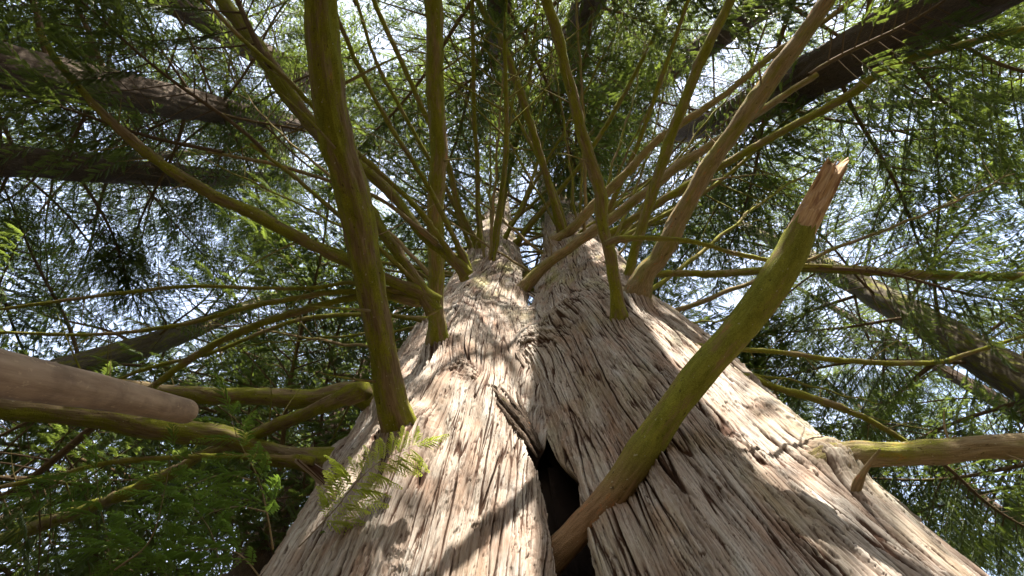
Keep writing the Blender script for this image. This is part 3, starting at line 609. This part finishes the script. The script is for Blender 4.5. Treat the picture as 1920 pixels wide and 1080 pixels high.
# broken end of the stub: a peeled, split wedge of bare wood
def broken_end(o, q):
    p0 = q[-1, :3]; dr = CAM * 0 + at(1578, 296, 1 / (1 / q[-1, :3].dot([0, 0, 0]) if False else 1) )
    dep = (p0 - CAM).dot(RF); a = at(1492, 452, dep); b = at(1578, 290, dep * 1.0); L = np.linalg.norm(b - a); T = (b - a) / L
    view = (a - CAM) / np.linalg.norm(a - CAM); S = np.cross(T, view); S /= np.linalg.norm(S); Nn = np.cross(S, T)   # towards or away from the eye
    if Nn.dot(view) > 0: Nn = -Nn
    r0 = q[-1, 3]; n = 60; m = 40; V = []
    th = np.linspace(0, 2*math.pi, m, endpoint=False)
    for i in range(n):
        t = i / (n - 1); r = r0 * (.98 - .22 * t)
        x = np.cos(th) * r; y = np.sin(th) * r
        front = .80 * r if t < .12 else (.45 - .35*t) * r0 + .05 * r0 * math.sin(t * 17)      # the front face is torn flat, stepping deeper
        if t > .38: front -= .20 * r0
        y = np.minimum(y, front + .10 * r0 * perlin(x / r0 * 3 + 5, np.full(m, t * 2.0), 77) + .10 * r0 * (perlin(x / r0 * 6, np.full(m, t * 1.0), 78) > .1))
        tt = t * L * (.90 + .16 * perlin(x / r0 * 2.3, y / r0 * 2.3, 79) + .16 * perlin(x / r0 * 6, y / r0 * 6, 80))
        V.append(a + T * (np.asarray(tt) * np.ones(m))[:, None] + S * x[:, None] + Nn * y[:, None])
    V = np.vstack(V); idx = np.arange(n*m).reshape(n, m)
    f = np.stack([idx[:-1], np.roll(idx, -1, 1)[:-1], np.roll(idx, -1, 1)[1:], idx[1:]], -1).reshape(-1, 4)
    V = np.vstack([V, V[-m:].mean(0)]); c = len(V) - 1; l = idx[-1]
    f = quads_clean(np.vstack([f, np.stack([np.full(m, c), l, np.roll(l, -1), np.full(m, c)], -1)]))
    mt, t, bs, _ = newmat('peeled_wood'); gr = attr(t, 'grain', True)
    fb = noise(t, gr, 1, 6, .65, (190, 12, 190)); bl = noise(t, gr, 1, 4, .6, (70, 7, 70))
    c1 = ramp(t, fb, [(.3, (.38, .21, .10)), (.6, (.60, .41, .24)), (.8, (.70, .53, .35))])
    c1 = mix(t, ramp(t, bl, [(.52, g3(0)), (.62, g3(.75))]), c1, (.20, .085, .04))
    t.links.new(c1, bs.inputs['Base Color']); bs.inputs['Roughness'].default_value = .8
    t.links.new(bump(t, fb, .005), bs.inputs['Normal'])
    loc_ = V - a; g = np.stack([loc_ @ S, loc_ @ T, loc_ @ Nn], -1)
    link('broken_end', mesh_np('broken_end', V, f, mt, dict(grain=g)), o, label='torn orange-brown bare wood at the tip of the snapped limb')
broken_end(*STUB)
for j, (pp, ws, lf) in enumerate([([(915,722),(945,755),(985,800),(1012,845)], (7,15,13,5), .008), ([(935,722),(968,762),(1000,812),(1016,842)], (4,9,10,4), .016), ([(968,735),(982,770),(1000,812),(1012,838)], (3,8,8,3), .014), ([(925,745),(950,778),(985,822),(1008,858)], (3,8,9,3), .014)]):
    hh = [hit(x, y) for x, y in pp]; dm_ = np.linspace(hh[0], hh[-1], 4); sp = np.array([np.r_[at(x, y, min(h_, d_) - lf * (1 if 0 < q_ < 3 else .2)), w_ * h_ / F / 2] for q_, ((x, y), h_, d_, w_) in enumerate(zip(pp, hh, dm_, ws))])
    sv = spline(sp, 70); v_, f_, g_ = tube_arrays(sv[:, :3], sv[:, 3], 28, .45, 950 + j, detail=1.4)
    link('splinter', mesh_np('splinter', v_, quads_clean(f_), M_NTRUNK, dict(grain=g_)), cedar, label='jagged brown splinter above the hollow' if j == 0 else None, loc=-CEDAR_BASE)
# short snag on the right flank
sn = hit(1604, 918); sp = np.array([np.r_[at(1604, 920, sn), .010], np.r_[at(1612, 898, sn*.985), .009], np.r_[at(1628, 872, sn*.965), .007], np.r_[at(1650, 843, sn*.94), .0035]])
link('snag', branch_mesh(sp, M_BARE, 901, name='snag'), cedar, label='short orange snapped twig on the right flank of the trunk', loc=-CEDAR_BASE)
sp = np.array([np.r_[at(1636, 862, sn*.955), .0035], np.r_[at(1690, 834, sn*.96), .0015]])
def strip(a, b, n, dep_a, dep_b, hw=22):
    for t in np.linspace(0, 1, n): SHY.append((a[0]*(1-t)+b[0]*t, a[1]*(1-t)+b[1]*t, hw, dep_a*(1-t)+dep_b*t - .3))
strip((0, 125), (500, 222), 12, 6.2, 10.5, 40); GAPS_PX = [(895, 560, .06), (1130, 475, .06), (1290, 640, .06), (1410, 740, .06), (925, 830, .06)]
for gx, gy, gr_ in GAPS_PX: GAPS.append((hitp(gx, gy), gr_))
strip((0, 300), (330, 330), 6, 7.5, 10); strip((320, 0), (400, 45), 2, 9, 10)
strip((1800, 0), (1560, 115), 4, 5.2, 7, 30); strip((1900, 700), (1700, 590), 4, 6, 8); strip((170, 680), (290, 640), 2, 8, 9)
# ---------------------------------------------------------------- upper crown of the big cedar
ga = 0.
for k in range(62):
    S = LEFT if k % 2 else RIGHT; f = (k / 62); z = CAMZ + 6.3 + 17 * f ** 1.2
    x, y, r = [float(a) for a in stem_at(S, z)]; ga += 2.39996
    az = ga; 
    base = np.array([x + math.cos(az) * r * .6, y + math.sin(az) * r * .6, z])
    put_bough(cedar, base, az, random.uniform(.15, .8) if k < 22 or k % 2 else random.uniform(-.05, .3), (1.35 - .5 * f) * random.uniform(.85, 1.15), random.uniform(-.2, .2), k=NB + k % 4 if k < 22 or k % 2 else (2, 4)[k // 2 % 2])
# thin straight bare shoots fanning from the two stems
SHM = []
for i in range(5):
    t_ = np.linspace(0, 1, 60); p_ = np.stack([t_ * 4, .10 * np.sin(t_ * 5 + i * 2) * t_ + .02 * perlin(t_ * 14, t_ * 0, 30 + i), -.12 * t_ ** 2 + .03 * perlin(t_ * 11, t_ * 0, 40 + i)], -1)
    v_, f_, g_ = tube_arrays(p_, .019 * (1 - t_) ** .7 + .004, 10, .22, 60 + i); VV, FF, GG, b_ = [v_], [quads_clean(f_)], [g_], len(v_)
    rs = np.random.default_rng(70 + i)
    for _ in range(16):
        k_ = rs.integers(12, 58); d_ = np.array([rs.uniform(.4, 1), rs.uniform(-1, 1), rs.uniform(-.5, .6)]); d_ /= np.linalg.norm(d_); l_ = rs.uniform(.06, .7); q_ = np.linspace(0, 1, 7)[:, None]
        v2, f2, g2 = tube_arrays(p_[k_] + d_ * l_ * q_ + [0, 0, -.08] * q_ ** 2, .0055 * (1 - .8 * q_[:, 0]), 5); f2 = quads_clean(f2); VV.append(v2); FF.append(f2 + b_); GG.append(g2); b_ += len(v2)
    SHM.append(mesh_np('bare_shoot', np.vstack(VV), np.vstack(FF), (M_MOSS, M_HALF, M_BARE)[i % 3], dict(grain=np.vstack(GG))))
rs = np.random.default_rng(99)
for k in range(54):
    S = LEFT if k % 2 else RIGHT; z = CAMZ + rs.uniform(4.6, 10.5); x, y, r = [float(a) for a in stem_at(S, z)]
    az = rs.uniform(R(-215), R(35)) if rs.random() < .8 else rs.uniform(0, 2 * math.pi)
    link('bare_shoot', SHM[k % 5], cedar, loc=np.array([x + math.cos(az) * r * .8, y + math.sin(az) * r * .8, z]) - CEDAR_BASE, rot=(rs.uniform(0, 6.28), -math.atan(rs.uniform(.05, 1.0)), az), scale=rs.uniform(.7, 1.25))
# ---------------------------------------------------------------- bare pole leaning in from the left
def pole():
    e = at(345, 771, 1.28); a = at(0, 700, .72); d = (a - e) / np.linalg.norm(a - e); k = (a[2] + .05) / -d[2]; foot = a + d * k
    m, t, b, _ = newmat('weathered_pole'); gr = attr(t, 'grain', True)
    st = noise(t, gr, 1, 6, .6, (60, 7, 60)); bl = noise(t, gr, 1, 5, .6, (14, 9, 14)); sp_ = noise(t, gr, 1, 3, .6, (90, 60, 90))
    c = ramp(t, st, [(.3, (.22, .145, .09)), (.7, (.42, .31, .21))]); c = mix(t, ramp(t, bl, [(.45, g3(0)), (.62, g3(.6))]), c, (.13, .085, .055)); c = mix(t, ramp(t, sp_, [(.63, g3(0)), (.68, g3(.7))]), c, (.45, .34, .22))
    t.links.new(c, b.inputs['Base Color']); b.inputs['Roughness'].default_value = .6; b.inputs['Specular IOR Level'].default_value = .3; t.links.new(bump(t, st, .002), b.inputs['Normal'])
    P = np.vstack([foot, (foot + a) / 2 + [.02, 0, 0], a, (a + e) / 2 + [0, 0, .004], e]); rd = np.array([.045, .037, .0315, .030, .029])
    s = spline(np.c_[P, rd], 150); T = (e - a) / np.linalg.norm(e - a)
    for dd, rr_ in ((.010, .97), (.018, .88), (.025, .70), (.029, .45), (.0305, .2)): s = np.vstack([s, np.r_[e + T * dd, .029 * rr_]])
    v, f, g = tube_arrays(s[:, :3], s[:, 3], 40, .05, 55, detail=.25)
    link('wooden_pole', mesh_np('wooden_pole', v - foot, quads_clean(f), m, dict(grain=g)), None, 'smooth barkless brown pole with a rounded end, leaning in from the left edge', 'pole', loc=foot)
pole()
# ---------------------------------------------------------------- leafy shoots in front of the trunk
FR = [frond(.15, 12, .0040, np.random.default_rng(60 + i), lod=0) for i in range(4)]
FRW = [frond(.15, 13, .0046, np.random.default_rng(160 + i), lod=0) for i in range(3)]
def shoot(name, pxs, dep, seed, mat, label, size=1., n=None, both=True, twigr=.0022, hang=.35, width=1.0):
    rs = np.random.default_rng(seed)
    P = np.array([at(x, y, dep * (1 if len(p) == 0 else p[0])) for x, y, *p in pxs]); s = spline(P, 40); L = np.linalg.norm(np.diff(s, axis=0), axis=1).sum()
    rad = twigr * (1 - .75 * np.linspace(0, 1, 40)); v, f, g = tube_arrays(s, rad, 8, .05, seed)
    tw = link(name, mesh_np(name, v, quads_clean(f), M_BARE, dict(grain=g)), cedar, label=label, loc=-CEDAR_BASE)
    pl = []; n = n or int(L / .024); sd = 1
    for i in range(n):
        t = .22 + .78 * (i + .5) / n; p = np.array([np.interp(t*39, np.arange(40), s[:, k]) for k in range(3)]); T = s[min(39, int(t*39)+1)] - s[max(0, int(t*39)-1)]; T /= np.linalg.norm(T)
        sd = -sd; side = np.cross(T, [0, 0, 1.]); side /= np.linalg.norm(side) + 1e-6
        d = T * rs.uniform(.55, .9) + side * sd * rs.uniform(.6, 1.0) * width + np.array([0, 0, -hang * rs.uniform(.3, 1.2)])
        pl.append((p, d, size * rs.uniform(.6, 1.05) * (1.1 - .5 * t), rs.uniform(-.5, .5), rs.uniform(-.2, .2)))
    pl.append((s[-1], s[-1] - s[-3], size * .7, 0, .1))
    V, T, A = stamp(FRW if mat is M_LEAFY else FR, pl, rs)
    link('foliage', mesh_np('foliage', V, T, mat, dict(tone=A), smooth=False), tw)
d_s = (hit(640, 950) or 1.4)
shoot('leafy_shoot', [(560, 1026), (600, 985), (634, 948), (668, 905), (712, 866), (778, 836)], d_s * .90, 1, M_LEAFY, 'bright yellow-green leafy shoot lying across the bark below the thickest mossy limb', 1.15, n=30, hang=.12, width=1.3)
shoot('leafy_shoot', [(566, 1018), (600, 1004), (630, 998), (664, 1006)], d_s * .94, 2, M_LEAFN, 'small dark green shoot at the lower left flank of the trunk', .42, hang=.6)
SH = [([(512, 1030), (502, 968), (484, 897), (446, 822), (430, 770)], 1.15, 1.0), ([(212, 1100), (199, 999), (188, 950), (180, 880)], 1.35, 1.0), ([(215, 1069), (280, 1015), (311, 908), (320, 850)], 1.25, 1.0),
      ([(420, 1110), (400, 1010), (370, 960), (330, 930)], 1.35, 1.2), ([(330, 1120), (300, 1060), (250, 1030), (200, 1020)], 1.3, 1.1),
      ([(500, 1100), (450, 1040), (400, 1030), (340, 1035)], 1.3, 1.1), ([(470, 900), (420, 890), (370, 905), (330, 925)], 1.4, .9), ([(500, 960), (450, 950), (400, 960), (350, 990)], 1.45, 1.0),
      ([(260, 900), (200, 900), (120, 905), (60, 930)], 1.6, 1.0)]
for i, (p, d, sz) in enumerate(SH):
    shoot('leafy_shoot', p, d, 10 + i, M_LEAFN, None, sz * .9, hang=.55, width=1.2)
# ---------------------------------------------------------------- forest trees
def forest_tree(label, p1, p2, diam, H=24, n=60, mat=M_NTRUNK, zmin=3.0, crown=1.0, seed=0, moss=False, name='conifer_tree', group='conifers around the big cedar', zlow=None, thin=0):
    """p1, p2 = (px, py, width px) low and high on the visible trunk"""
    rs = np.random.default_rng(seed + 900); random.seed(seed + 900)
    if p2 is None:
        base = np.array([p1[0], p1[1], 0.]); top = base + [rs.uniform(-.6, .6), rs.uniform(-.6, .6), H]; P = np.array([[*base, diam*.62], [*(base*.7 + top*.3), diam*.42], [*top, .03]])
    else:
        dep = diam * F / p1[2]; A = at(p1[0], p1[1], dep); r2 = ray(p2[0], p2[1])
        h2 = r2[:2]; s = h2.dot(A[:2]) / h2.dot(h2); B = CAM + r2 * s
        if B[2] < A[2] + 1: B = A + [0, 0, 4.]
        rB = p2[2] * s / F / 2; rA = diam / 2; D = (B - A) / (B[2] - A[2])
        base = A - D * A[2] * .9; base[2] = -.1; sl_ = min(-.004, (rB - rA) / (B[2] - A[2]))
        H = max(H, B[2] + 5); top = B + (B - A) / (B[2] - A[2]) * (H - B[2]) * .6; top[2] = H
        P = np.array([[*base, max(rA * 1.5, rA - sl_ * A[2])], [*(base*.5 + A*.5), (rA - sl_*A[2]*.5) * 1.05], [*A, rA], [*B, rB], [*(B*.5 + top*.5), rB*.55], [*top, .02]])
    root = link(name, None, label=label, cat='tree', group=group, loc=P[0, :3] * [1, 1, 0])
    loc = np.array(root.location); s = spline(P, 460); s[:, 3] = np.maximum(s[:, 3], .015)
    v, f, g = tube_arrays(s[:, :3] - loc, s[:, 3], 72, .15, seed + 5)
    link('trunk', mesh_np('trunk', v, quads_clean(f), mat, dict(grain=g)), root)
    ga = rs.uniform(0, 6)
    for k in range(n):
        f_ = (k + .5) / n; z = zmin + (H - zmin - .5) * f_ ** 1.05; ga += 2.39996 + rs.uniform(-.3, .3)
        x, y, r = [float(np.interp(z, s[:, 2], s[:, j])) for j in (0, 1, 3)]
        L = crown * (1.1 * (1 - f_ ** 1.6) + .18) * rs.uniform(.75, 1.15)
        put_bough(root, np.array([x + math.cos(ga)*r*.6, y + math.sin(ga)*r*.6, z]), ga, rs.uniform(-.12, .3), L, rs.uniform(-.25, .25), k=int(rs.integers(6)))
    return root
forest_tree('forest conifer with a thick ridged trunk entering high on the left edge', (0, 125, 94), (530, 228, 34), .58, 22, 60, seed=1, zmin=6.5)
forest_tree('forest conifer with the dark shaded trunk entering the left edge just below the ridged one', (0, 300, 62), (370, 332, 38), .5, 22, 60, seed=2, zmin=6)
forest_tree('forest conifer whose dark trunk crosses the top left corner', (300, -10, 50), (590, 158, 42), .5, 24, 55, seed=3, zmin=8)
forest_tree('forest conifer with a dark trunk seen beyond the limbs just right of the top centre', (1105, 0, 56), (1030, 170, 44), .55, 25, 38, seed=4, zmin=9)
forest_tree('forest conifer with a slim dark trunk between the tan limb and the top centre', (1440, 0, 54), (1260, 130, 38), .48, 24, 38, seed=5, zmin=8)
forest_tree('forest conifer with the thickest mossy trunk, entering at the top right corner', (1800, -10, 118), (1400, 205, 62), .62, 24, 38, seed=6, zmin=7)
forest_tree('forest conifer with a leaning mottled trunk low on the right edge', (1920, 715, 78), (1620, 540, 46), .55, 22, 60, seed=7, zmin=4.2, mat=M_PALE)
forest_tree('forest conifer with a pale mottled trunk behind the bare pole on the left', (130, 690, 48), (300, 640, 42), .42, 20, 60, seed=8, zmin=3.6, mat=M_PALE)
forest_tree('forest conifer with a thin dark trunk exactly above the left stem', (938, -5, 52), (935, 110, 40), .45, 25, 38, seed=9, zmin=9)
RING = [(-4.5, 7.5, 'left of the big cedar, behind the mossy limbs'), (-1.8, 10.5, 'directly behind the left side of the big cedar'), (2.6, 10.8, 'directly behind the right side of the big cedar'),
        (6.4, 8.4, 'to the right behind the big cedar'), (9.2, 5.0, 'far to the right behind the stout limb'), (-9.5, .5, 'far left beyond the dark trunks'), (10.5, -.8, 'far right beyond the snapped limb'), (-6.2, -6.5, 'beyond the top left corner'), (8.0, -8.0, 'beyond the top right corner'),
        (-11.5, 8.5, 'deepest in the lower left corner'), (12.5, 9.0, 'deepest in the lower right corner'), (-4.0, 13.5, 'deep behind the left flank of the trunk'), (6.5, 14, 'deep behind the right flank of the trunk'), (0, -9, 'behind the limbs at the top edge'),
        (-6.0, 9.5, 'second row behind the left mossy limbs'),
        (-3.4, 5.6, 'closest behind the left stem, its lowest boughs high up', 6.5), (2.4, 6.2, 'closest behind the right stem, its lowest boughs high up', 7.5)]
for i, (x, y, lab, *zm) in enumerate(RING):
    forest_tree('leafy forest conifer ' + lab, (x, y), None, .45, 21 + (i % 4) * 1.5, (74, 60)[x > 5] , seed=20 + i, zmin=zm[0] if zm else 1.8, crown=1.2 if x < 0 else 1.02)
